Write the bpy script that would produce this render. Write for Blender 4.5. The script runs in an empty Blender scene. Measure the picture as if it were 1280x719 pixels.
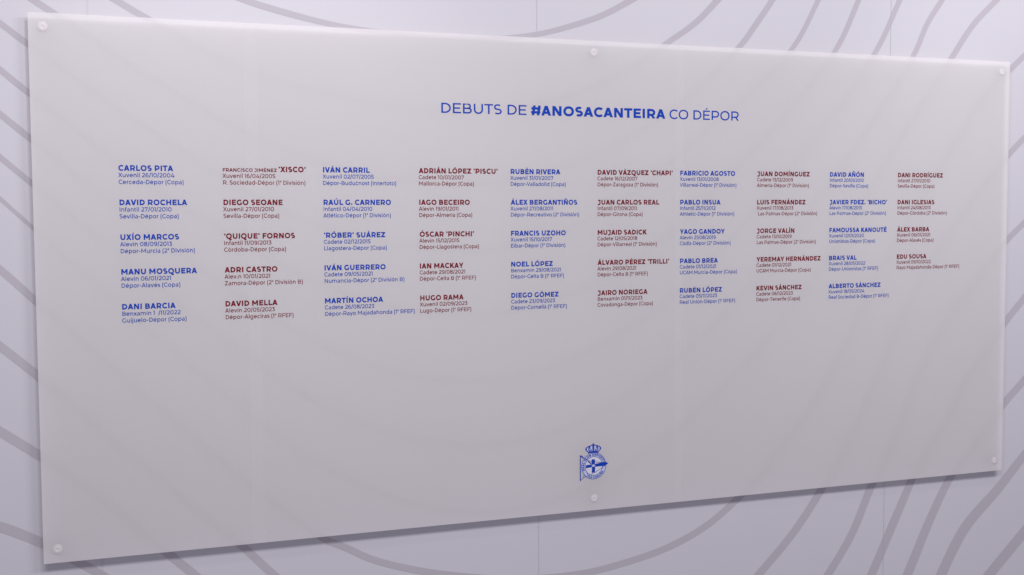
import bpy, bmesh, math, random
from mathutils import Matrix, Vector

# ------------------------------------------------------------------ camera
scene = bpy.context.scene
col = scene.collection
CZ = 1.5                       # height of the board's middle above the floor
cam_data = bpy.data.cameras.new("camera")
cam = bpy.data.objects.new("camera", cam_data)
col.objects.link(cam)
CAM_ROT = ((0.940969, 0.025235, -0.337551), (-0.338453, 0.054934, -0.939378), (-0.005162, 0.998171, 0.060232))
CAM_POS = (-1.35676, -3.07099, 1.67645)
m = Matrix(CAM_ROT).to_4x4()
m.translation = CAM_POS
cam.matrix_world = m
cam_data.sensor_width = 36
cam_data.lens = 40.6543
cam_data.clip_end = 200
scene.camera = cam

# ------------------------------------------------------------------ light
scene.view_settings.view_transform = 'Standard'
scene.view_settings.look = 'None'
scene.view_settings.exposure = 0.15
scene.view_settings.gamma = 1.0
scene.view_settings.use_curve_mapping = False
scene.render.engine = 'CYCLES'
scene.cycles.use_denoising = True
scene.cycles.denoising_prefilter = 'NONE'
scene.cycles.denoising_quality = 'HIGH'
scene.cycles.caustics_refractive = False
scene.cycles.caustics_reflective = False
scene.cycles.use_adaptive_sampling = False
scene.cycles.sample_clamp_indirect = 1.2
scene.cycles.max_bounces = 10
scene.cycles.transmission_bounces = 8

world = bpy.data.worlds.new("World")
scene.world = world
world.use_nodes = True
bg = world.node_tree.nodes["Background"]
bg.inputs["Color"].default_value = (0.86, 0.81, 0.97, 1)
bg.inputs["Strength"].default_value = 0.36


def lamp(name, loc, aim, size, power, color, size_y=None):
    d = bpy.data.lights.new(name, 'AREA')
    d.shape = 'RECTANGLE' if size_y else 'DISK'
    d.size = size
    if size_y:
        d.size_y = size_y
    d.energy = power
    d.color = color
    o = bpy.data.objects.new(name, d)
    col.objects.link(o)
    o.location = loc
    o.rotation_euler = (Vector(aim) - Vector(loc)).to_track_quat('-Z', 'Y').to_euler()
    return o


WARM = (1.0, 0.955, 0.975)
lamp("ceiling_light", (-1.45, -2.5, CZ + 2.0), (-1.35, 0, CZ - 0.1), 2.2, 54, WARM, 0.55)
lamp("ceiling_light", (1.55, -2.5, CZ + 2.0), (1.6, 0, CZ - 0.1), 2.2, 58, WARM, 0.55)


def spot(loc, aim, power, cone):
    d = bpy.data.lights.new("ceiling_downlight", 'SPOT')
    d.energy = power
    d.color = WARM
    d.spot_size = math.radians(cone)
    d.spot_blend = 1.0
    d.shadow_soft_size = 0.09
    o = bpy.data.objects.new("ceiling_downlight", d)
    col.objects.link(o)
    o.location = loc
    o.rotation_euler = (Vector(aim) - Vector(loc)).to_track_quat('-Z', 'Y').to_euler()


spot((-1.1, -1.15, CZ + 1.7), (-1.0, 0.1, CZ + 0.3), 26, 62)
spot((1.5, -1.15, CZ + 1.7), (1.5, 0.1, CZ + 0.25), 24, 62)

# ------------------------------------------------------------------ materials
def new_mat(name):
    mt = bpy.data.materials.new(name)
    mt.use_nodes = True
    nt = mt.node_tree
    nt.nodes.clear()
    out = nt.nodes.new('ShaderNodeOutputMaterial')
    return mt, nt, out


def noise_col(nt, base, amount, scale, detail=6):
    tc = nt.nodes.new('ShaderNodeTexCoord')
    nz = nt.nodes.new('ShaderNodeTexNoise')
    nz.inputs['Scale'].default_value = scale
    nz.inputs['Detail'].default_value = detail
    nt.links.new(tc.outputs['Object'], nz.inputs['Vector'])
    mx = nt.nodes.new('ShaderNodeMix')
    mx.data_type = 'RGBA'
    lo = [c * (1 - amount) for c in base] + [1]
    hi = [min(1, c * (1 + amount)) for c in base] + [1]
    mx.inputs[6].default_value = lo
    mx.inputs[7].default_value = hi
    nt.links.new(nz.outputs['Fac'], mx.inputs[0])
    return tc, nz, mx.outputs[2]


def surface(name, base, rough, amount=0.02, scale=6.0, bump=0.0, bump_scale=400, spec=0.5, metallic=0.0):
    mt, nt, out = new_mat(name)
    p = nt.nodes.new('ShaderNodeBsdfPrincipled')
    p.inputs['Roughness'].default_value = rough
    p.inputs['Specular IOR Level'].default_value = spec
    p.inputs['Metallic'].default_value = metallic
    tc, nz, c = noise_col(nt, base, amount, scale)
    nt.links.new(c, p.inputs['Base Color'])
    if bump:
        n2 = nt.nodes.new('ShaderNodeTexNoise')
        n2.inputs['Scale'].default_value = bump_scale
        n2.inputs['Detail'].default_value = 4
        nt.links.new(tc.outputs['Object'], n2.inputs['Vector'])
        b = nt.nodes.new('ShaderNodeBump')
        b.inputs['Strength'].default_value = bump
        b.inputs['Distance'].default_value = 0.001
        nt.links.new(n2.outputs['Fac'], b.inputs['Height'])
        nt.links.new(b.outputs['Normal'], p.inputs['Normal'])
    nt.links.new(p.outputs[0], out.inputs[0])
    return mt


WALL = (0.525, 0.522, 0.563)
M_WALL = surface("wall_vinyl", WALL, 0.55, 0.025, 1.6, 0.3, 260, 0.35)
M_LINE = surface("printed_mauve", (0.416, 0.396, 0.438), 0.6, 0.02, 3.0, 0.15, 500, 0.3)
M_SEAM = surface("seam_joint", (0.503, 0.498, 0.54), 0.7, 0.02, 8.0, 0, 1, 0.3)  # joint between vinyl lengths, slightly darker than the wall colour
M_BLUE = surface("blue_ink", (0.003, 0.044, 0.36), 0.5, 0.05, 30, 0, 1, 0.12)
M_BLUE_FINE = surface("blue_ink_fine", (0.006, 0.050, 0.36), 0.5, 0.05, 30, 0, 1, 0.12)
M_RED = surface("dark_red_ink", (0.155, 0.002, 0.013), 0.5, 0.05, 30, 0, 1, 0.12)
M_RED_FINE = surface("dark_red_ink_fine", (0.165, 0.004, 0.015), 0.5, 0.05, 30, 0, 1, 0.12)
M_TINT = surface("pale_blue_ink", (0.44, 0.48, 0.66), 0.45, 0.05, 30, 0, 1, 0.3)
M_CREST_WHITE = surface("crest_white", (0.60, 0.60, 0.66), 0.45, 0.03, 30, 0, 1, 0.3)
M_CAP = surface("white_plastic", (0.60, 0.58, 0.595), 0.55, 0.03, 60, 0, 1, 0.3)
M_WASHER = surface("grey_washer", (0.53, 0.505, 0.52), 0.4, 0.03, 60, 0, 1, 0.5)
M_SPACER = surface("aluminium_spacer", (0.6, 0.6, 0.62), 0.35, 0.03, 60, 0, 1, 0.5, 1.0)

# frosted acrylic: white body that scatters, a little of what lies behind comes through blurred
M_ACRYLIC, nt, out = new_mat("frosted_acrylic")
tc, nz, c = noise_col(nt, (0.985, 0.972, 0.968), 0.03, 1.3, 3)
face = nt.nodes.new('ShaderNodeBsdfPrincipled')
face.inputs['Roughness'].default_value = 0.34
face.inputs['Specular IOR Level'].default_value = 0.4
nt.links.new(c, face.inputs['Base Color'])
tr = nt.nodes.new('ShaderNodeBsdfTranslucent')
tr.inputs['Color'].default_value = (0.92, 0.90, 0.91, 1)
rf = nt.nodes.new('ShaderNodeBsdfRefraction')
rf.inputs['Color'].default_value = (0.95, 0.94, 0.95, 1)
rf.inputs['Roughness'].default_value = 0.55
rf.inputs['IOR'].default_value = 1.12
m1 = nt.nodes.new('ShaderNodeMixShader')
m1.inputs[0].default_value = 0.42
nt.links.new(tr.outputs[0], m1.inputs[1])
nt.links.new(rf.outputs[0], m1.inputs[2])
m2 = nt.nodes.new('ShaderNodeMixShader')
m2.inputs[0].default_value = 0.575
nt.links.new(face.outputs[0], m2.inputs[1])
nt.links.new(m1.outputs[0], m2.inputs[2])
nt.links.new(m2.outputs[0], out.inputs[0])
# the sheet is frosted on its face only; its back is clear
M_CLEAR, nt, out = new_mat("clear_acrylic_back")
cl = nt.nodes.new('ShaderNodeBsdfTransparent')
cl.inputs['Color'].default_value = (0.96, 0.95, 0.955, 1)
nt.links.new(cl.outputs[0], out.inputs[0])


M_BAND, nt, out = new_mat("pale_face_band")
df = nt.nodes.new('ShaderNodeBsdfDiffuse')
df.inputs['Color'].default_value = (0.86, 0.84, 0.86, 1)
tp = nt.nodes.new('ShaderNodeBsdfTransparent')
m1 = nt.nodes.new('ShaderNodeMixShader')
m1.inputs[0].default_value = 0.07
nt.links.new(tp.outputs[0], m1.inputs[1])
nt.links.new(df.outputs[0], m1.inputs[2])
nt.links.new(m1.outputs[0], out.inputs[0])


# ------------------------------------------------------------------ mesh helpers
# board coordinates: X right, Y up, Z towards the viewer, front face of the board at Z = 0, middle at 0,0
def W3(x, y, z=0.0):
    return (x, -z, y)


def link(name, verts, faces, mat, parent=None, smooth=False):
    me = bpy.data.meshes.new(name)
    me.from_pydata([W3(*v) for v in verts], [], faces)
    me.materials.append(mat)
    if smooth:
        me.polygons.foreach_set('use_smooth', [True] * len(me.polygons))
    me.update()
    o = bpy.data.objects.new(name, me)
    col.objects.link(o)
    if parent:
        o.parent = parent
    return o


class Ink:
    """flat printed shapes; every stroke lies a hair above the one before so none share a plane"""
    def __init__(self, z=0.0004):
        self.v, self.f, self.z0, self.k = [], [], z, 0

    def z(self):
        self.k += 1
        return self.z0 + (self.k % 12) * 0.000012

    def poly(self, pts, z=None):
        z = self.z() if z is None else z
        area = sum(pts[i][0] * pts[(i + 1) % len(pts)][1] - pts[(i + 1) % len(pts)][0] * pts[i][1] for i in range(len(pts)))
        if area < 0:
            pts = pts[::-1]
        b = len(self.v)
        self.v += [(p[0], p[1], z) for p in pts]
        self.f.append(tuple(range(b, b + len(pts))))

    def strip(self, A, B, closed):
        z = self.z()
        b = len(self.v)
        n = len(A)
        for p, q in zip(A, B):
            self.v += [(p[0], p[1], z), (q[0], q[1], z)]
        for i in range(n if closed else n - 1):
            j = (i + 1) % n
            self.f.append((b + 2 * i, b + 2 * i + 1, b + 2 * j + 1, b + 2 * j))

    def stroke(self, pts, w, closed=False, fn=None):
        A, B = offset(pts, w, closed)
        if fn:
            A = [fn(p) for p in A]
            B = [fn(p) for p in B]
        self.strip(A, B, closed)

    def build(self, name, mat, parent, label=None):
        o = link(name, self.v, self.f, mat, parent)
        if label:
            o['label'] = label
        return o


def offset(pts, w, closed):
    """left and right rims of a stroke; w is one width or one per point"""
    if not isinstance(w, (list, tuple)):
        pts = [p for i, p in enumerate(pts) if i == 0 or math.hypot(p[0] - pts[i - 1][0], p[1] - pts[i - 1][1]) > 1e-3 * w]
    n = len(pts)
    A, B = [], []
    for i in range(n):
        wi = w[i] if isinstance(w, (list, tuple)) else w
        p = pts[i]
        a = pts[i - 1] if (i > 0 or closed) else None
        c = pts[(i + 1) % n] if (i < n - 1 or closed) else None
        d = []
        for q, r in ((a, p), (p, c)):
            if q is None or r is None:
                continue
            dx, dy = r[0] - q[0], r[1] - q[1]
            L = math.hypot(dx, dy) or 1e-9
            d.append((dx / L, dy / L))
        if len(d) == 1:
            d.append(d[0])
        nx, ny = -(d[0][1] + d[1][1]), d[0][0] + d[1][0]
        L = math.hypot(nx, ny) or 1e-9
        nx, ny = nx / L, ny / L
        cs = max(0.45, nx * -d[0][1] + ny * d[0][0])
        k = wi / 2 / cs
        A.append((p[0] + nx * k, p[1] + ny * k))
        B.append((p[0] - nx * k, p[1] - ny * k))
    return A, B


# ------------------------------------------------------------------ lettering: a geometric sans drawn stroke by stroke, capitals 700 high
def arc(cx, cy, rx, ry, a0, a1, n=10):
    out = []
    for i in range(n + 1):
        a = math.radians(a0 + (a1 - a0) * i / n)
        ca, sa = math.cos(a), math.sin(a)
        e = 0.93
        out.append((cx + rx * math.copysign(abs(ca) ** e, ca), cy + ry * math.copysign(abs(sa) ** e, sa)))
    return out


def glyph(ch, s):
    """-> (advance, strokes); a stroke is ('s', pts, closed) or ('p', pts) for a ready polygon"""
    g = []
    h = s / 2
    grow = 0.42 * (s - 80)
    XH = 525
    t = s * 0.92                                  # horizontal strokes are a little thinner
    k = t / 2

    def P(pts, closed=False):
        g.append(('s', pts, closed))

    def V(x, y0, y1):
        g.append(('p', [(x - h, y0), (x + h, y0), (x + h, y1), (x - h, y1)]))

    def H(x0, x1, y):
        g.append(('p', [(x0, y - k), (x1, y - k), (x1, y + k), (x0, y + k)]))

    def S(x0, y0, x1, y1, w=None):
        w = w or s * 1.1
        g.append(('p', [(x0 - w / 2, y0), (x0 + w / 2, y0), (x1 + w / 2, y1), (x1 - w / 2, y1)]))

    def dot(cx, cy, r):
        g.append(('p', arc(cx, cy, r, r, 0, 345, 11)))

    accents = {'Á': 'A', 'É': 'E', 'Í': 'I', 'Ó': 'O', 'Ú': 'U', 'Ñ': 'N', 'á': 'a', 'é': 'e', 'í': 'ı', 'ó': 'o', 'ú': 'u',
               'ñ': 'n', 'à': 'a', 'ć': 'c'}
    if ch in accents:
        adv, g = glyph(accents[ch], s)
        up = ch.isupper()
        y = 760 if up else 595
        cx = adv / 2
        if ch in 'Ññ':
            w = 0.75 * s
            g = g + [('w', [(cx - 150, y + 15), (cx - 80, y + 70), (cx, y + 45), (cx + 80, y + 20), (cx + 150, y + 75)], w)]
        elif ch == 'à':
            g = g + [('p', [(cx + 60, y), (cx + 60 - s * .8, y), (cx - 60 - s * .5, y + 125), (cx - 60 + s * .5, y + 125)])]
        else:
            g = g + [('p', [(cx - 50, y), (cx - 50 + s * .8, y), (cx + 60 + s * .5, y + 125), (cx + 60 - s * .5, y + 125)])]
        return adv, g

    L = 92 - 0.1 * (s - 80)
    if ch == ' ':
        return 262, g
    if ch == 'A':
        w = 680 + grow * .7
        S(8 + s * .55, 0, w / 2 - s * .02, 700); S(w - 8 - s * .55, 0, w / 2 + s * .02, 700)
        H(w * .22, w * .78, 205)
        return w, g
    if ch == 'B':
        w = 570 + grow; a = L; b = L + w
        r1, r2 = (350 - k) / 2 + 8, (350 + 22 - k) / 2
        V(a + h, 0, 700)
        yt, ym = 700 - k, 362
        P([(a + h, yt), (b - 200, yt)] + arc(b - 55 - h - 165, (yt + ym) / 2, 165, (yt - ym) / 2, 90, -90) + [(a + h, ym)])
        P([(b - 215, ym), ] + arc(b - h - 180, (ym + k) / 2, 180, (ym - k) / 2, 90, -90) + [(a + h, k)])
        return b + 48, g
    if ch in 'CG':
        w = (610 if ch == 'C' else 640) + grow; a = 45; b = a + w
        rx, ry = (720 + grow) / 2 - h, 360 - k
        cx = a + rx + h
        pts = arc(cx, 350, rx, ry, 46, 314, 18)
        P(pts)
        if ch == 'G':
            V(b - h - 5, 92, 350)
            P([(b - h - 5, 100), pts[-1], pts[-2]])
        return b + (30 if ch == 'C' else 70), g
    if ch == 'D':
        w = 605 + grow; a = L; b = a + w
        ry = 350 - k; rx = min(340, w - s - 60)
        P([(a + h, k)] + [(b - h - rx, k)] + arc(b - h - rx, 350, rx, ry, -90, 90, 14)[1:-1] + [(b - h - rx, 700 - k), (a + h, 700 - k)])
        V(a + h, 0, 700)
        return b + 45, g
    if ch in 'EF':
        w = (515 if ch == 'E' else 495) + grow * .7; a = L
        V(a + h, 0, 700); H(a, a + w, 700 - k); H(a, a + w * .9, 358 if ch == 'E' else 330)
        if ch == 'E':
            H(a, a + w, k)
        return a + w + (45 if ch == 'E' else 22), g
    if ch == 'H':
        w = 592 + grow
        V(L + h, 0, 700); V(L + w - h, 0, 700); H(L, L + w, 352)
        return 2 * L + w, g
    if ch == 'I':
        V(L + h, 0, 700)
        return 2 * L + s, g
    if ch == 'J':
        w = 435 + grow * .8; b = 15 + w
        x = b - h; r = 190
        P([(90, 700 - k), (x, 700 - k)] + [(x, 230)] + arc(x - r, 215 - k, r, 220 - k, 0, -140, 10))
        return b + 88, g
    if ch == 'K':
        w = 590 + grow; a = L
        V(a + h, 0, 700)
        S(a + h, 175, a + w - s * .75, 700, s * 1.35); S(a + w - s * .55, 0, a + w * .42, 400, s * 1.3)
        return a + w + 8, g
    if ch == 'L':
        w = 470 + grow * .7
        V(L + h, 0, 700); H(L, L + w, k)
        return L + w + 14, g
    if ch == 'M':
        w = 745 + grow
        V(L + h, 0, 700); V(L + w - h, 0, 700)
        S(L + w / 2, 180, L + h, 700, s * 1.05); S(L + w / 2, 180, L + w - h, 700, s * 1.05)
        return 2 * L + w, g
    if ch == 'N':
        w = 605 + grow
        V(L + h, 0, 700); V(L + w - h, 0, 700); S(L + w - h * 1.1, 0, L + h * 1.1, 700, s * 1.2)
        return 2 * L + w, g
    if ch in 'OQ':
        w = 720 + grow; a = 45
        P(arc(a + w / 2, 350, w / 2 - h, 360 - k, 0, 348, 29), True)
        if ch == 'Q':
            P([(a + w * .55, 20), (a + w * .66, -70), (a + w * .8, -95), (a + w * .95, -45)])
        return w + 90, g
    if ch in 'PR':
        w = 575 + grow; a = L; b = a + w
        V(a + h, 0, 700)
        yt, ym = 700 - k, 238 + (18 if ch == 'R' else 0)
        ry = (yt - ym) / 2
        P([(a + h, yt), (b - h - 225, yt)] + arc(b - h - 225, (yt + ym) / 2, 225, ry, 90, -90, 12)[1:-1] + [(b - h - 225, ym), (a + h, ym)])
        if ch == 'R':
            S(b - s * .58, 0, b - s * .58 - 165, ym, s * 1.18)
        return b + (42 if ch == 'P' else 50), g
    if ch == 'S':
        w = 520 + grow; a = 38; b = a + w
        cx = a + w / 2
        r1 = (350 - k) / 2 + 3
        rx = w / 2 - h
        top = arc(cx - 2, 700 + 8 - k - r1, rx - 10, r1, 42, 180 + 70, 13)
        bot = arc(cx, -8 + k + r1, rx, r1, 70, -140, 13)
        P(top + bot)
        return b + 40, g
    if ch == 'T':
        w = 570 + grow
        H(8, 8 + w, 700 - k); V(8 + w / 2, 0, 700)
        return w + 16, g
    if ch == 'U':
        w = 595 + grow; a = L - 5; b = a + w
        r = w / 2 - h
        P([(a + h, 700), (a + h, 300)] + arc(a + w / 2, 300, r, 308 - k, 180, 360, 14) + [(b - h, 300), (b - h, 700)])
        return b + L - 5, g
    if ch == 'V':
        w = 670 + grow * .7
        S(w / 2 - s * .02, 0, s * .56, 700); S(w / 2 + s * .02, 0, w - s * .56, 700)
        return w, g
    if ch == 'X':
        w = 640 + grow
        S(s * .62, 0, w - s * .7, 700, s * 1.22); S(w - s * .62, 0, s * .7, 700, s * 1.22)
        return w, g
    if ch == 'Y':
        w = 640 + grow
        V(w / 2, 0, 300); S(w / 2 + h * .02, 245, s * .58, 700); S(w / 2 - h * .02, 245, w - s * .58, 700)
        return w, g
    if ch == 'Z':
        w = 550 + grow; a = 45
        H(a, a + w, k); H(a, a + w, 700 - k); S(a + s * .8, k, a + w - s * .8, 700 - k, s * 1.3)
        return w + 90, g
    # ------------------------------------------------ lower case
    ry = (XH + 14) / 2 - k
    cy = XH / 2
    if ch in 'bdpqog':
        w = (545 if ch == 'o' else 535) + grow * .8
        a = 44 if ch in 'odqg' else 80
        b = a + w
        P(arc((a + b) / 2, cy, w / 2 - h, ry, 0, 344, 22), True)
        if ch == 'b':
            V(a + h, 0, 742)
        if ch == 'd':
            V(b - h, 0, 742)
        if ch == 'p':
            V(a + h, -194, XH)
        if ch == 'q':
            V(b - h, -194, XH)
        if ch == 'g':
            P([(b - h, XH), (b - h, 20)] + arc(b - h - 215, 25, 215, 210, 0, -135, 10))
        return b + (44 if ch in 'obp' else 80), g
    if ch == 'c':
        w = 490 + grow * .8; a = 44
        P(arc(a + 272, cy, 272 - h, ry, 45, 315, 16))
        return a + w + 24, g
    if ch == 'e':
        w = 525 + grow * .8; a = 44; b = a + w
        P([(a + h, cy + 8)] + [(b - h, cy + 8)] + arc((a + b) / 2, cy, w / 2 - h, ry, 4, 318, 18))
        return b + 44, g
    if ch == 'a':
        w = 445 + grow * .8; a = 42; b = a + w
        x = b - h
        P([(x, 0), (x, 330)] + arc(x - 165, 340, 165, XH + 8 - k - 340, 0, 128, 8))
        P([(x, 305), (a + 190, 305)] + arc(a + h + 150, 305 / 2 + k / 2 - 4, 150, 305 / 2 - k / 2 + 4, 90, 270, 8) + arc(x - 190, 190, 190, 190 - k + 6, 270, 350, 6))
        return b + 78, g
    if ch == 'f':
        V(140, 0, 540)
        P([(140, 530), (140, 590)] + arc(140 + 140, 600, 140, 148 - k, 180, 75, 7)); H(15, 310, XH - k)
        return 340, g
    if ch in 'ijlı\x01':
        x = 80 + h
        if ch == 'l':
            V(x, 0, 742)
        elif ch == '\x01':
            V(x, 0, 130); dot(x, 300, h * .8)
        else:
            V(x, 0 if ch != 'j' else -60, XH)
            if ch != 'ı':
                dot(x, XH + 155, h * 1.25)
            if ch == 'j':
                P([(x, 20), (x, -60)] + arc(x - 130, -65, 130, 125 - k, 0, -110, 6))
        return 160 + s, g
    if ch == 'm':
        w = 850 + grow * 1.2; a = 80
        r = (w - s) / 4
        V(a + h, 0, XH)
        for q in (0, 1):
            x0 = a + h + 2 * r * q
            P(arc(x0 + r, 300, r, XH + 8 - k - 300, 180, 0, 10) + [(x0 + 2 * r, 300), (x0 + 2 * r, 0)])
        return a + w + 75, g
    if ch in 'nh':
        w = 480 + grow * .8; a = 80; r = (w - s) / 2
        V(a + h, 0, XH if ch == 'n' else 742)
        P(arc(a + h + r, 290, r, XH + 8 - k - 290, 180, 0, 12) + [(a + w - h, 290), (a + w - h, 0)])
        return a + w + 75, g
    if ch == 'r':
        V(80 + h, 0, XH)
        P(arc(80 + h + 200, 285, 200, XH + 5 - k - 285, 180, 88, 7))
        return 385, g
    if ch == 's':
        w = 400 + grow * .7; a = 30; cx = a + w / 2; rx = w / 2 - h
        r1 = (XH / 2 - k) / 2 + 4
        P(arc(cx, XH + 6 - k - r1, rx, r1, 40, 250, 11) + arc(cx, -6 + k + r1, rx, r1, 70, -140, 11))
        return w + 64, g
    if ch == 't':
        P([(140, 650), (140, 170)] + arc(140 + 130, 150, 130, 155 - k, 180, 285, 7)); H(15, 320, XH - k)
        return 365, g
    if ch == 'u':
        w = 480 + grow * .8; a = 76; r = (w - s) / 2
        V(a + w - h, 0, XH)
        P([(a + h, XH), (a + h, 235)] + arc(a + h + r, 235, r, 243 - k, 180, 360, 12))
        return a + w + 80, g
    if ch == 'v':
        w = 545 + grow * .6
        S(w / 2, 0, s * .6, XH); S(w / 2, 0, w - s * .6, XH)
        return w, g
    if ch == 'y':
        w = 545 + grow * .6
        S(w / 2, 0, s * .6, XH); S(w / 2 - 90, -200, w - s * .6, XH)
        return w, g
    if ch == 'x':
        w = 525 + grow * .6
        S(s * .6, 0, w - s * .7, XH, s * 1.2); S(w - s * .6, 0, s * .7, XH, s * 1.2)
        return w, g
    if ch == 'z':
        w = 425 + grow * .6; a = 40
        H(a, a + w, k); H(a, a + w, XH - k); S(a + s * .75, k, a + w - s * .75, XH - k, s * 1.3)
        return w + 80, g
    # ------------------------------------------------ figures and marks
    if ch == '0':
        w = 575 + grow * .8
        P(arc(44 + w / 2, 350, w / 2 - h, 357 - k, 0, 346, 25), True)
        return w + 88, g
    if ch == '1':
        V(255 - h, 0, 700); H(20, 240, 700 - k)
        return 350, g
    if ch == '2':
        w = 500 + grow * .7; a = 40
        P(arc(a + w / 2 - 5, 480, w / 2 - h, 228 - k, 148, -38, 12) + [(a + s * .6, t)]); H(a + 5, a + w, k)
        return w + 80, g
    if ch == '3':
        w = 500 + grow * .7; a = 30; b = a + w
        H(a + 25, b - 35, 700 - k); S(a + w * .42, 395, b - s * .9, 700 - k, s * 1.3)
        P([(a + w * .38, 400)] + arc(b - h - 200, 202, 200, 205 - k, 88, -145, 13))
        return w + 75, g
    if ch == '4':
        w = 600 + grow * .7; a = 35
        S(a + s * .7, 170, a + w * .62, 700, s * 1.15); H(a + 8, a + w, 170); V(a + w * .74, 0, 400)
        return w + 65, g
    if ch == '5':
        w = 500 + grow * .7; a = 35; b = a + w
        H(a + 60, b - 20, 700 - k); S(a + 70, 370, a + 95, 700 - k, s)
        P([(a + 50, 405)] + arc(b - h - 215, 202, 215, 205 - k, 85, -145, 13))
        return w + 75, g
    if ch in '69':
        w = 530 + grow * .8; a = 44
        c = a + w / 2
        pts = [arc(c, 218, w / 2 - h, 223 - k, 0, 344, 20), arc(c + 40, 330, w / 2 - h + 40, 378 - k, 62, 190, 12)]
        if ch == '9':
            pts = [[(2 * c - x, 700 - y) for x, y in q] for q in pts]
        P(pts[0], True); P(pts[1])
        return w + 85, g
    if ch == '7':
        w = 530 + grow * .7; a = 40
        H(a, a + w, 700 - k); S(a + w * .32, 0, a + w - s * .6, 700 - k, s * 1.12); V(a + h, 540, 700)
        return w + 65, g
    if ch == '8':
        w = 550 + grow * .8; a = 42; c = a + w / 2
        P(arc(c, 199, w / 2 - h, 206 - k, 0, 344, 20), True); P(arc(c, 530, w / 2 - h - 30, 178 - k, 0, 344, 20), True)
        return w + 84, g
    if ch == '/':
        S(15 + h, -70, 345 - h, 760, s * 1.05)
        return 360, g
    if ch == '-':
        H(45, 335, 262)
        return 380, g
    if ch == '.':
        dot(60 + h, h * 1.15, h * 1.15)
        return 120 + s, g
    if ch in '()':
        pts = arc(285, 262, 175, 500, 112, 248, 9)
        if ch == ')':
            pts = [(310 - x, y) for x, y in pts]
        P(pts)
        return 310, g
    if ch == 'ª':
        sc = 0.5
        a2, g2 = glyph('a', s * 1.35)
        return a2 * sc + 20, [(q[0], [(x * sc + 10, y * sc + 440) for x, y in q[1]]) + ((q[2], 0.68) if q[0] == 's' else ()) for q in g2]
    if ch in '‘’':
        w = s * .95
        lo, hi = (0, w * .35) if ch == '‘' else (w * .35, 0)
        S(60 + w / 2 + (w * .3 if ch == '‘' else -w * .1), 470 if ch == '’' else 480, 60 + w / 2 + (0.0 if ch == '‘' else w * .1), 700, w)
        return 120 + w, g
    if ch == '#':
        w = 650 + grow
        S(150, 0, 250, 700, s); S(w - 190, 0, w - 90, 700, s); H(35, w - 10, 490); H(15, w - 30, 215)
        return w + 30, g
    return 300, g


def write(ink, text, x, y, cap, s, track=0.0, sx=1.0, fn=None):
    """set a line of text with its left edge at x and its baseline at y; returns where it ends"""
    u = cap / 700
    pen = 0.0
    for ch in text:
        adv, strokes = glyph(ch, s)

        def place(p):
            q = (x + (pen + p[0]) * u * sx, y + p[1] * u)
            return fn(q) if fn else q
        for st in strokes:
            if st[0] == 'p':
                ink.poly([place(p) for p in st[1]])
            elif st[0] == 'w':
                ink.stroke(st[1], st[2], False, place)
            else:
                wid = s * 0.96 * (st[3] if len(st) > 3 else 1.0)
                ink.stroke(st[1], wid, st[2], place)
        pen += adv + track
    return x + pen * u * sx


# ------------------------------------------------------------------ wall behind the board
GAP, THICK = 0.019, 0.007
ZW = -(GAP + THICK)
BW, BH = 3.0, 1.364
root_wall = link("wall", [(-4.2, -1.5, ZW), (4.6, -1.5, ZW), (4.6, 1.9, ZW), (-4.2, 1.9, ZW),
                          (-4.2, -1.5, ZW - .12), (4.6, -1.5, ZW - .12), (4.6, 1.9, ZW - .12), (-4.2, 1.9, ZW - .12)],
                 [(0, 1, 2, 3), (5, 4, 7, 6), (4, 0, 3, 7), (1, 5, 6, 2), (3, 2, 6, 7), (4, 5, 1, 0)], M_WALL)
root_wall.location = (0, 0, CZ)
root_wall['kind'] = 'structure'
root_wall['label'] = 'pale lavender wall printed with sweeping mauve contour lines behind the board'


def spline(pts, n=10):
    out = []
    for i in range(len(pts) - 1):
        p0, p1, p2, p3 = pts[max(i - 1, 0)], pts[i], pts[i + 1], pts[min(i + 2, len(pts) - 1)]
        # centripetal parameters keep unevenly spaced points from overshooting
        def dist(a, b):
            return max(math.hypot(a[0] - b[0], a[1] - b[1]) ** 0.5, 1e-4)
        d1 = dist(p1, p2)
        d0 = dist(p0, p1) if i > 0 else d1
        d2 = dist(p2, p3) if i + 2 < len(pts) else d1
        for k in range(n):
            f = k / n
            o = []
            for c in range(3):
                m1 = ((p1[c] - p0[c]) / d0 - (p2[c] - p0[c]) / (d0 + d1) + (p2[c] - p1[c]) / d1) * d1 if i > 0 else p2[c] - p1[c]
                m2 = ((p2[c] - p1[c]) / d1 - (p3[c] - p1[c]) / (d1 + d2) + (p3[c] - p2[c]) / d2) * d1 if i + 2 < len(pts) else p2[c] - p1[c]
                o.append((2 * f ** 3 - 3 * f * f + 1) * p1[c] + (f ** 3 - 2 * f * f + f) * m1 + (-2 * f ** 3 + 3 * f * f) * p2[c] + (f ** 3 - f * f) * m2)
            out.append(tuple(o))
    out.append(pts[-1])
    return out


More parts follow.
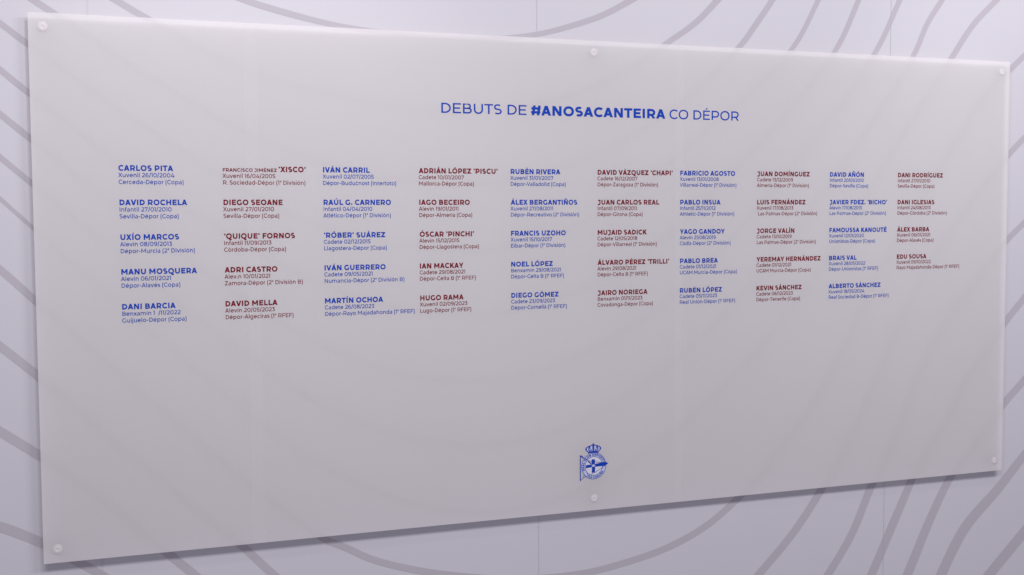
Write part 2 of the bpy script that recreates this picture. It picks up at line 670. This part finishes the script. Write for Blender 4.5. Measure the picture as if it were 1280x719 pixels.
STRIPES = [
    [(-1.065,0.776,0.0167),(-0.979,0.745,0.0168),(-0.887,0.721,0.0169),(-0.782,0.699,0.0149),(-0.696,0.687,0.0128),(-0.474,0.672,0.0131),(-0.288,0.678,0.0133),(-0.159,0.697,0.0145),(-0.064,0.723,0.0157),(0.041,0.761,0.0171),(0.131,0.809,0.0184),(0.237,0.871,0.0186)],
    [(-1.377,0.774,0.0161),(-1.295,0.726,0.0162),(-1.224,0.686,0.0164),(-0.993,0.569,0.0147),(-0.699,0.495,0.0151),(-0.43,0.47,0.0154),(-0.144,0.505,0.0158),(0.082,0.587,0.0162),(0.25,0.692,0.0166),(0.343,0.755,0.0182),(0.416,0.825,0.0198),(0.506,0.917,0.02)],
    [(-1.56,0.765,0.0156),(-1.486,0.715,0.0158),(-1.437,0.683,0.0159),(-1.193,0.521,0.0144),(-0.893,0.364,0.0149),(-0.568,0.281,0.0153),(-0.29,0.276,0.0157),(-0.02,0.343,0.0163),(0.238,0.476,0.017),(0.493,0.691,0.0176),(0.546,0.756,0.0186),(0.607,0.837,0.0188),(0.675,0.928,0.0189)],
    [(-1.632,0.703,0.0145),(-1.563,0.655,0.0146),(-1.502,0.608,0.0147),(-1.196,0.385,0.0143),(-0.833,0.174,0.015),(-0.502,0.094,0.0155),(-0.243,0.095,0.016),(0.056,0.199,0.0167),(0.345,0.407,0.0162),(0.676,0.69,0.0157),(0.771,0.846,0.0164),(0.825,0.938,0.0165)],
    [(-1.635,0.602,0.0144),(-1.566,0.543,0.0145),(-1.503,0.489,0.0147),(-1.199,0.247,0.0143),(-0.814,0.013,0.015),(-0.481,-0.089,0.0156),(-0.195,-0.082,0.0163),(0.134,0.05,0.0172),(0.455,0.3,0.0181),(0.832,0.689,0.0171),(0.92,0.855,0.0178),(0.968,0.947,0.0179)],
    [(-1.639,0.491,0.0153),(-1.569,0.435,0.0154),(-1.505,0.38,0.0156),(-1.202,0.124,0.0142),(-0.795,-0.161,0.015),(-0.46,-0.276,0.0157),(-0.147,-0.262,0.0166),(0.213,-0.095,0.0177),(0.568,0.215,0.0187),(0.98,0.687,0.0176),(1.076,0.864,0.0183),(1.127,0.958,0.0183)],
    [(-1.641,0.395,0.0133),(-1.572,0.331,0.0134),(-1.505,0.27,0.0136),(-1.205,0.001,0.0141),(-0.798,-0.324,0.015),(-0.438,-0.459,0.0158),(-0.097,-0.443,0.0169),(0.294,-0.243,0.0182),(0.684,0.128,0.0192),(1.128,0.684,0.0181),(1.184,0.794,0.0186),(1.241,0.873,0.0189),(1.31,0.97,0.019)],
    [(-1.644,0.3,0.0094),(-1.575,0.23,0.0095),(-1.505,0.16,0.0096),(-1.208,-0.133,0.0121),(-0.8,-0.488,0.0149),(-0.416,-0.655,0.0159),(-0.047,-0.629,0.0173),(0.377,-0.394,0.0187),(0.802,0.026,0.0198),(1.069,0.407,0.0204),(1.277,0.681,0.0206),(1.366,0.798,0.0204),(1.462,0.886,0.02),(1.58,0.988,0.0201)],
    [(-1.659,0.124,0.018),(-1.58,0.056,0.0181),(-1.506,-0.019,0.0182),(-1.273,-0.254,0.0178),(-1.013,-0.503,0.0185),(-0.79,-0.696,0.018),(-0.742,-0.72,0.0183),(-0.66,-0.765,0.0185),(-0.553,-0.804,0.0189),(-0.42,-0.838,0.0194),(-0.236,-0.869,0.0188),(-0.03,-0.875,0.0195),(0.121,-0.856,0.0201),(0.264,-0.823,0.0208),(0.384,-0.773,0.0216),(0.479,-0.71,0.0222),(0.567,-0.636,0.0228),(0.81,-0.353,0.0236),(0.999,-0.016,0.021),(1.136,0.189,0.021),(1.3,0.416,0.0212),(1.404,0.559,0.0208),(1.524,0.661,0.0204),(1.58,0.707,0.0202),(1.698,0.793,0.0203)],
    [(-1.664,-0.065,0.0207),(-1.586,-0.133,0.0209),(-1.506,-0.207,0.021),(-1.417,-0.299,0.0213),(-1.236,-0.479,0.0198),(-1.015,-0.688,0.0204),(-0.928,-0.78,0.0206),(-0.849,-0.853,0.0209)],
    [(0.436,-1.06,0.0257),(0.571,-0.947,0.0261),(0.707,-0.815,0.0266),(0.796,-0.702,0.027),(0.856,-0.616,0.0274),(0.996,-0.363,0.0247),(1.08,-0.187,0.0247),(1.202,0.019,0.0214),(1.376,0.227,0.0213),(1.528,0.382,0.0212),(1.588,0.434,0.0208),(1.689,0.511,0.0209)],
    [(-1.671,-0.287,0.0227),(-1.592,-0.345,0.0229),(-1.502,-0.413,0.0231),(-1.382,-0.512,0.0214),(-1.204,-0.689,0.0218),(-1.134,-0.757,0.022),(-1.071,-0.82,0.0222)],
    [(0.727,-1.096,0.0273),(0.829,-0.975,0.0277),(0.92,-0.849,0.0281),(0.992,-0.7,0.0283),(1.062,-0.579,0.0285),(1.153,-0.371,0.0254),(1.261,-0.191,0.0251),(1.382,-0.051,0.0248),(1.529,0.096,0.0216),(1.596,0.15,0.0214),(1.697,0.233,0.0215)],
    [(-1.679,-0.561,0.0254),(-1.599,-0.584,0.0254),(-1.501,-0.636,0.0234),(-1.427,-0.687,0.0214),(-1.364,-0.732,0.0215),(-1.292,-0.794,0.0216)],
    [(0.924,-1.121,0.0318),(0.997,-0.994,0.032),(1.077,-0.837,0.0321),(1.149,-0.696,0.029),(1.174,-0.646,0.0288),(1.284,-0.499,0.029),(1.367,-0.361,0.0258),(1.438,-0.281,0.0255),(1.529,-0.179,0.0255),(1.603,-0.105,0.0255),(1.703,-0.004,0.0257)],
    [(1.065,-1.138,0.0358),(1.139,-1.01,0.036),(1.227,-0.833,0.0329),(1.311,-0.692,0.0293),(1.428,-0.565,0.0291),(1.527,-0.46,0.0274),(1.6,-0.395,0.0273),(1.712,-0.293,0.0276)],
    [(1.203,-1.155,0.04),(1.276,-1.025,0.0401),(1.372,-0.874,0.0396),(1.503,-0.757,0.036),(1.617,-0.646,0.0331),(1.754,-0.518,0.0333)],
    [(1.342,-1.172,0.0396),(1.477,-1.047,0.0399),(1.625,-0.913,0.0403),(1.779,-0.772,0.0408)],
]

for s in STRIPES:
    # carry each line on past the picture's edge
    a, b = s[0], s[1]
    L = math.hypot(a[0] - b[0], a[1] - b[1])
    first = (a[0] + (a[0] - b[0]) / L * 0.5, a[1] + (a[1] - b[1]) / L * 0.5, a[2])
    a, b = s[-1], s[-2]
    L = math.hypot(a[0] - b[0], a[1] - b[1])
    last = (a[0] + (a[0] - b[0]) / L * 0.5, a[1] + (a[1] - b[1]) / L * 0.5, a[2])
    pts = spline([first] + list(s) + [last])
    ink = Ink(ZW + 0.0005)
    ink.stroke([(p[0], p[1]) for p in pts], [p[2] for p in pts])
    ink.build("printed_line", M_LINE, root_wall)
for x in (-2.562, -1.362, -0.165, 1.043, 2.243):
    ink = Ink(ZW + 0.0012)
    ink.poly([(x - .0006, -1.5), (x + .0006, -1.5), (x + .0006, 1.9), (x - .0006, 1.9)])
    ink.build("vinyl_seam", M_SEAM, root_wall)

# ------------------------------------------------------------------ the board
board = bpy.data.objects.new("acrylic_board", None)
col.objects.link(board)
board.location = (0, 0, CZ)
board['label'] = 'wide frosted white acrylic board printed with blue and dark red names, mounted on the wall'
board['category'] = 'board'

bm = bmesh.new()
bmesh.ops.create_cube(bm, size=1.0)
for v in bm.verts:
    v.co = Vector(W3(v.co.x * BW, v.co.y * BH, -THICK / 2 + v.co.z * THICK))
bmesh.ops.recalc_face_normals(bm, faces=bm.faces)
bmesh.ops.bevel(bm, geom=list(bm.edges), offset=0.0012, segments=2, affect='EDGES', profile=0.5)
me = bpy.data.meshes.new("sheet")
bm.to_mesh(me)
bm.free()
me.materials.append(M_ACRYLIC)
me.materials.append(M_CLEAR)
for p in me.polygons:
    if p.normal.y > 0.9:
        p.material_index = 1
sheet = bpy.data.objects.new("sheet", me)
col.objects.link(sheet)
sheet.parent = board


def lathe(profile, cx, cy, n=32):
    v, f = [], []
    for r, z in profile:
        for i in range(n):
            a = 2 * math.pi * i / n
            v.append((cx + r * math.cos(a), cy + r * math.sin(a), z))
    for j in range(len(profile) - 1):
        for i in range(n):
            q = (i + 1) % n
            f.append((j * n + i, j * n + q, (j + 1) * n + q, (j + 1) * n + i))
    f.append(tuple((len(profile) - 1) * n + i for i in range(n)))
    return v, f


for a in (-1, 0, 1):
    for b in (-1, 1):
        cx, cy = a * (BW / 2 - .0333), b * (BH / 2 - .0348)
        v, f = lathe([(.0096, .0004), (.0095, .0007), (.0090, .0010), (.0080, .0012), (.0050, .0013), (.0034, .0013), (.0028, .0009), (.0004, .0008)], cx, cy)
        cap = link("screw_cap", v, f, M_CAP, board, True)
        v, f = lathe([(.0134, .0001), (.0132, .0003), (.0122, .0005), (.004, .0005)], cx, cy)
        link("washer", v, f, M_WASHER, cap, True)
        v, f = lathe([(.010, ZW + .0002), (.010, -THICK - .0002), (.0004, -THICK - .0002)], cx, cy, 24)
        link("wall_spacer", v, f, M_SPACER, board)

# two faint paler see-through bands over the full height of the face
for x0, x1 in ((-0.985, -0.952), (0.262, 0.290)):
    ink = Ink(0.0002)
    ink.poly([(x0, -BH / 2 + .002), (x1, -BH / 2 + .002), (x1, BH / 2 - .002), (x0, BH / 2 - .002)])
    ink.build("face_band", M_BAND, board)

# heading
ink = Ink()
HB = 0.4648
for text, x0, x1, s in (('DEBUTS DE', -.4565, -.2075, 104), ('#ANOSACANTEIRA', -.1935, .2285, 176), ('CO DÉPOR', .2425, .4755, 104)):
    probe = Ink()
    cap = .0274
    L = write(probe, text, 0, 0, cap, s)
    lo = min(p[0] for p in probe.v); hi = max(p[0] for p in probe.v)
    sx = (x1 - x0) / (hi - lo)
    write(ink, text, x0 - lo * sx, HB, cap, s, 0, sx)
ink.build("heading", M_BLUE, board)

COLS = (-1.299, -1.0445, -0.785, -0.522, -0.2558, 0.011, 0.2785, 0.5413, 0.802, 1.058)
ROWS = (0.2992, 0.2130, 0.1256, 0.0384, -0.0498)
NAMES = (
    (('CARLOS PITA', 'Xuvenil 26/10/2004', 'Cerceda-Dépor (Copa)'),
     ('DAVID ROCHELA', 'Infantil 27/01/2010', 'Sevilla-Dépor (Copa)'),
     ('UXÍO MARCOS', 'Alevín 08/09/2013', 'Dépor-Murcia (2ª División)'),
     ('MANU MOSQUERA', 'Alevín 06/01/2021', 'Dépor-Alavés (Copa)'),
     ('DANI BARCIA', 'Benxamín 1  /11/2022', 'Guijuelo-Dépor (Copa)')),
    (('~FRANCISCO JIMÉNEZ|‘XISCO’', 'Xuvenil 16/04/2005', 'R. Sociedad-Dépor (1ª División)'),
     ('DIEGO SEOANE', 'Xuvenil 27/01/2010', 'Sevilla-Dépor (Copa)'),
     ('‘QUIQUE’ FORNOS', 'Infantil 11/09/2013', 'Córdoba-Dépor (Copa)'),
     ('ADRI CASTRO', 'Alev\x01n 10/01/2021', 'Zamora-Dépor (2ª División B)'),
     ('DAVID MELLA', 'Alevín 20/05/2023', 'Dépor-Algeciras (1ª RFEF)')),
    (('IVÁN CARRIL', 'Xuvenil 02/07/2005', 'Dépor-Budućnost (Intertoto)'),
     ('RAÚL G. CARNERO', 'Infantil 04/04/2010', 'Atlético-Dépor (1ª División)'),
     ('‘RÓBER’ SUÁREZ', 'Cadete 02/12/2015', 'Llagostera-Dépor (Copa)'),
     ('IVÁN GUERRERO', 'Cadete 09/05/2021', 'Numancia-Dépor (2ª División B)'),
     ('MARTÍN OCHOA', 'Cadete 26/08/2023', 'Dépor-Rayo Majadahonda (1ª RFEF)')),
    (('ADRIÁN LÓPEZ ‘PISCU’', 'Cadete 10/01/2007', 'Mallorca-Dépor (Copa)'),
     ('IAGO BECEIRO', 'Alevín 19/01/2011', 'Dépor-Almería (Copa)'),
     ('ÓSCAR ‘PINCHI’', 'Alevín 15/12/2015', 'Dépor-Llagostera (Copa)'),
     ('IAN MACKAY', 'Cadete 29/08/2021', 'Dépor-Celta B (1ª RFEF)'),
     ('HUGO RAMA', 'Xuvenil 02/09/2023', 'Lugo-Dépor (1ª RFEF)')),
    (('RUBÉN RIVERA', 'Xuvenil 31/01/2007', 'Dépor-Valladolid (Copa)'),
     ('ÁLEX BERGANTIÑOS', 'Xuvenil 27/08/2011', 'Dépor-Recreativo (2ª División)'),
     ('FRANCIS UZOHO', 'Xuvenil 15/10/2017', 'Eibar-Dépor (1ª División)'),
     ('NOEL LÓPEZ', 'Benxamín 29/08/2021', 'Dépor-Celta B (1ª RFEF)'),
     ('DIEGO GÓMEZ', 'Cadete 23/09/2023', 'Dépor-Cornellà (1ª RFEF)')),
    (('DAVID VÁZQUEZ ‘CHAPI’', 'Cadete 16/12/2007', 'Dépor-Zaragoza (1ª División)'),
     ('JUAN CARLOS REAL', 'Infantil 07/09/2011', 'Dépor-Girona (Copa)'),
     ('MUJAID SADICK', 'Cadete 12/05/2018', 'Dépor-Villarreal (1ª División)'),
     ('ÁLVARO PÉREZ ‘TRILLI’', 'Alevín 29/08/2021', 'Dépor-Celta B (1ª RFEF)'),
     ('JAIRO NORIEGA', 'Benxamín 01/11/2023', 'Covadonga-Dépor (Copa)')),
    (('FABRICIO AGOSTO', 'Xuvenil 13/01/2008', 'Villarreal-Dépor (1ª División)'),
     ('PABLO INSUA', 'Infantil 25/11/2012', 'Athletic-Dépor (1ª División)'),
     ('YAGO GANDOY', 'Alevín 21/08/2019', 'Cádiz-Dépor (2ª División)'),
     ('PABLO BREA', 'Cadete 01/12/2021', 'UCAM Murcia-Dépor (Copa)'),
     ('RUBÉN LÓPEZ', 'Cadete 05/11/2023', 'Real Unión-Dépor (1ª RFEF)')),
    (('JUAN DOMÍNGUEZ', 'Cadete 13/12/2009', 'Almería-Dépor (1ª División)'),
     ('LUIS FERNÁNDEZ', 'Xuvenil 17/08/2013', ' Las Palmas-Dépor (2ª División)'),
     ('JORGE VALÍN', 'Cadete 13/10/2019', 'Las Palmas-Dépor (2ª División)'),
     ('YEREMAY HERNÁNDEZ', 'Cadete 01/12/2021', 'UCAM Murcia-Dépor (Copa)'),
     ('KEVIN SÁNCHEZ', 'Cadete 06/12/2023', 'Dépor-Tenerife (Copa)')),
    (('DAVID AÑÓN', 'Infantil 20/01/2010', 'Dépor-Sevilla (Copa)'),
     ('JAVIER FDEZ. ‘BICHO’', 'Alevín 17/08/2013', 'Las Palmas-Dépor (2ª División)'),
     ('FAMOUSSA KANOUTÉ', 'Xuvenil 12/01/2020', 'Unionistas-Dépor (Copa)'),
     ('BRAIS VAL', 'Xuvenil 28/05/2022', 'Dépor-Unionistas (1ª RFEF)'),
     ('ALBERTO SÁNCHEZ', 'Xuvenil 18/05/2024', 'Real Sociedad B-Dépor (1ª RFEF)')),
    (('DANI RODRÍGUEZ', 'Infantil 27/01/2010', 'Sevilla-Dépor (Copa)'),
     ('DANI IGLESIAS', 'Infantil 24/08/2013', 'Dépor-Córdoba (2ª División)'),
     ('ÁLEX BARBA', 'Xuvenil 06/01/2021', 'Dépor-Alavés (Copa)'),
     ('EDU SOUSA', 'Xuvenil 09/10/2022', 'Rayo Majadahonda-Dépor (1ª RFEF)')))
CAP_N, CAP_D = 0.0140, 0.0106
SXN, SXN_SMALL, SXD = 0.957, 1.01, 0.945
for ci, entries in enumerate(NAMES):
    blue = ci % 2 == 0
    for ri, (nm, date, match) in enumerate(entries):
        x, y = COLS[ci], ROWS[ri]
        ink = Ink()
        u = CAP_N / 700
        if nm[0] == '~':
            small, big = nm[1:].split('|')
            e = write(ink, small, x - 60 * u * .63, y, CAP_N * .63, 150, 0, SXN_SMALL)
            write(ink, big, e + 150 * u, y, CAP_N, 176, 0, SXN)
        else:
            write(ink, nm, x - (10 if nm[0] in 'AÁYJÓ' else 60) * u, y, CAP_N, 176, 0, SXN)
        top = ink.build("name_text", M_BLUE if blue else M_RED, board, 'bold blue capitals' if blue else 'bold dark red capitals')
        ink = Ink()
        write(ink, date, x - 60 * CAP_D / 700, y - .0160, CAP_D, 108, 0, SXD)
        write(ink, match, x - 60 * CAP_D / 700, y - .0332, CAP_D, 108, 0, SXD)
        ink.build("detail_text", M_BLUE_FINE if blue else M_RED_FINE, top)

# ------------------------------------------------------------------ crest at the foot of the board
def cr(p):
    """crest drawing units -> board metres"""
    return (-0.0447 + (p[0] - 63) * .0002125, -0.5157 - (p[1] - 255) * .0001966)


def ring_pts(r, a0=0, a1=354, n=59, cx=265, cy=430):
    return [(cx + r * .945 * math.cos(math.radians(a0 + (a1 - a0) * i / n)), cy - r * 1.02 * math.sin(math.radians(a0 + (a1 - a0) * i / n))) for i in range(n + 1)]


disc = Ink(0.0003)
disc.poly([cr(p) for p in ring_pts(196)])
emblem = disc.build("crest", M_CREST_WHITE, board)
band = Ink(0.00050)
band.stroke(ring_pts(166), 44, True, cr)
band.build("lettered_band", M_TINT, emblem)
rim = Ink(0.00065)
rim.stroke(ring_pts(192), 7, True, cr)
rim.stroke(ring_pts(138), 7, True, cr)
# words round the band
def around(text, r, mid, cap, flip):
    u = cap / 700
    total = sum(glyph(c, 150)[0] + 20 for c in text) * u
    def fn(q):
        sx_, sy_ = q
        ang = (total / 2 - sx_) / r if not flip else (sx_ - total / 2) / r
        a = math.radians(mid) + ang
        rr = r + sy_ if not flip else r - sy_
        return cr((265 + rr * .945 * math.cos(a), 430 - rr * 1.02 * math.sin(a)))
    write(rim, text, 0, 0, cap, 190, 20, 1.0, fn)
around('REAL CLUB DEPORTIVO', 152, 100, 30, False)
around('LA CORUÑA', 180, 285, 30, True)
rim.build("band_lettering", M_BLUE, emblem)
# pennant on its pole
pen = Ink(0.00085)
pen.poly([cr(p) for p in ((57, 255), (70, 255), (70, 640), (57, 640))])
pen.stroke([(70, 268), (115, 300), (180, 345), (300, 372), (478, 404)], 6, False, cr)
pen.stroke([(70, 625), (130, 585), (210, 560), (300, 520), (478, 406)], 6, False, cr)
pen.stroke([(66, 262), (82, 270), (110, 300)], 17, False, cr)
pen.stroke([(100, 590), (125, 545)], 5, False, cr)
pen.stroke([(165, 520), (180, 575), (205, 590)], 5, False, cr)
pen.build("pennant", M_BLUE, emblem)
crs = Ink(0.0010)
crs.poly([cr(p) for p in ((146, 410), (232, 404), (300, 398), (400, 384), (440, 382), (482, 404), (440, 428), (400, 440), (300, 442), (232, 444), (146, 454))])
crs.poly([cr(p) for p in ((234, 326), (282, 334), (279, 400), (284, 450), (281, 522), (234, 532), (238, 450), (232, 400))])
crs.stroke([(178, 350), (225, 392)], 16, False, cr)
crs.build("cross", M_BLUE, emblem)
hub = Ink(0.0012)
hub.poly([cr((258 + 28 * math.cos(a / 20 * math.tau), 424 + 18 * math.sin(a / 20 * math.tau))) for a in range(20)])
hub.build("centre_shield", M_TINT, emblem)
# crown
crown = Ink(0.0006)
crown.poly([cr(p) for p in ((176, 212), (215, 206), (257, 204), (300, 206), (338, 212), (332, 238), (295, 231), (257, 229), (215, 231), (182, 238))])
for pts in ([(182, 214), (152, 190), (146, 160), (168, 138), (200, 140), (212, 170)], [(332, 214), (362, 190), (368, 160), (346, 138), (314, 140), (302, 170)],
            [(206, 208), (186, 175), (196, 140), (228, 118), (257, 116)], [(308, 208), (328, 175), (318, 140), (286, 118), (257, 116)]):
    crown.stroke(pts, 13, False, cr)
crown.poly([cr(p) for p in ((243, 116), (271, 116), (268, 206), (246, 206))])
crown.poly([cr(p) for p in ((252, 86), (262, 86), (262, 120), (252, 120))])
crown.poly([cr(p) for p in ((244, 96), (270, 96), (270, 104), (244, 104))])
for cx, cy, r in ((150, 172, 12), (364, 172, 12), (196, 128, 10), (318, 128, 10), (257, 112, 12), (222, 190, 12), (292, 190, 12)):
    crown.poly([cr((cx + r * math.cos(i / 12 * math.tau), cy + r * math.sin(i / 12 * math.tau))) for i in range(12)])
crown.build("crown", M_BLUE, emblem)
velvet = Ink(0.00045)
velvet.poly([cr(p) for p in ((180, 215), (152, 180), (165, 142), (210, 122), (257, 114), (304, 122), (349, 142), (362, 180), (334, 215), (257, 206))])
velvet.build("crown_lining", M_TINT, emblem)
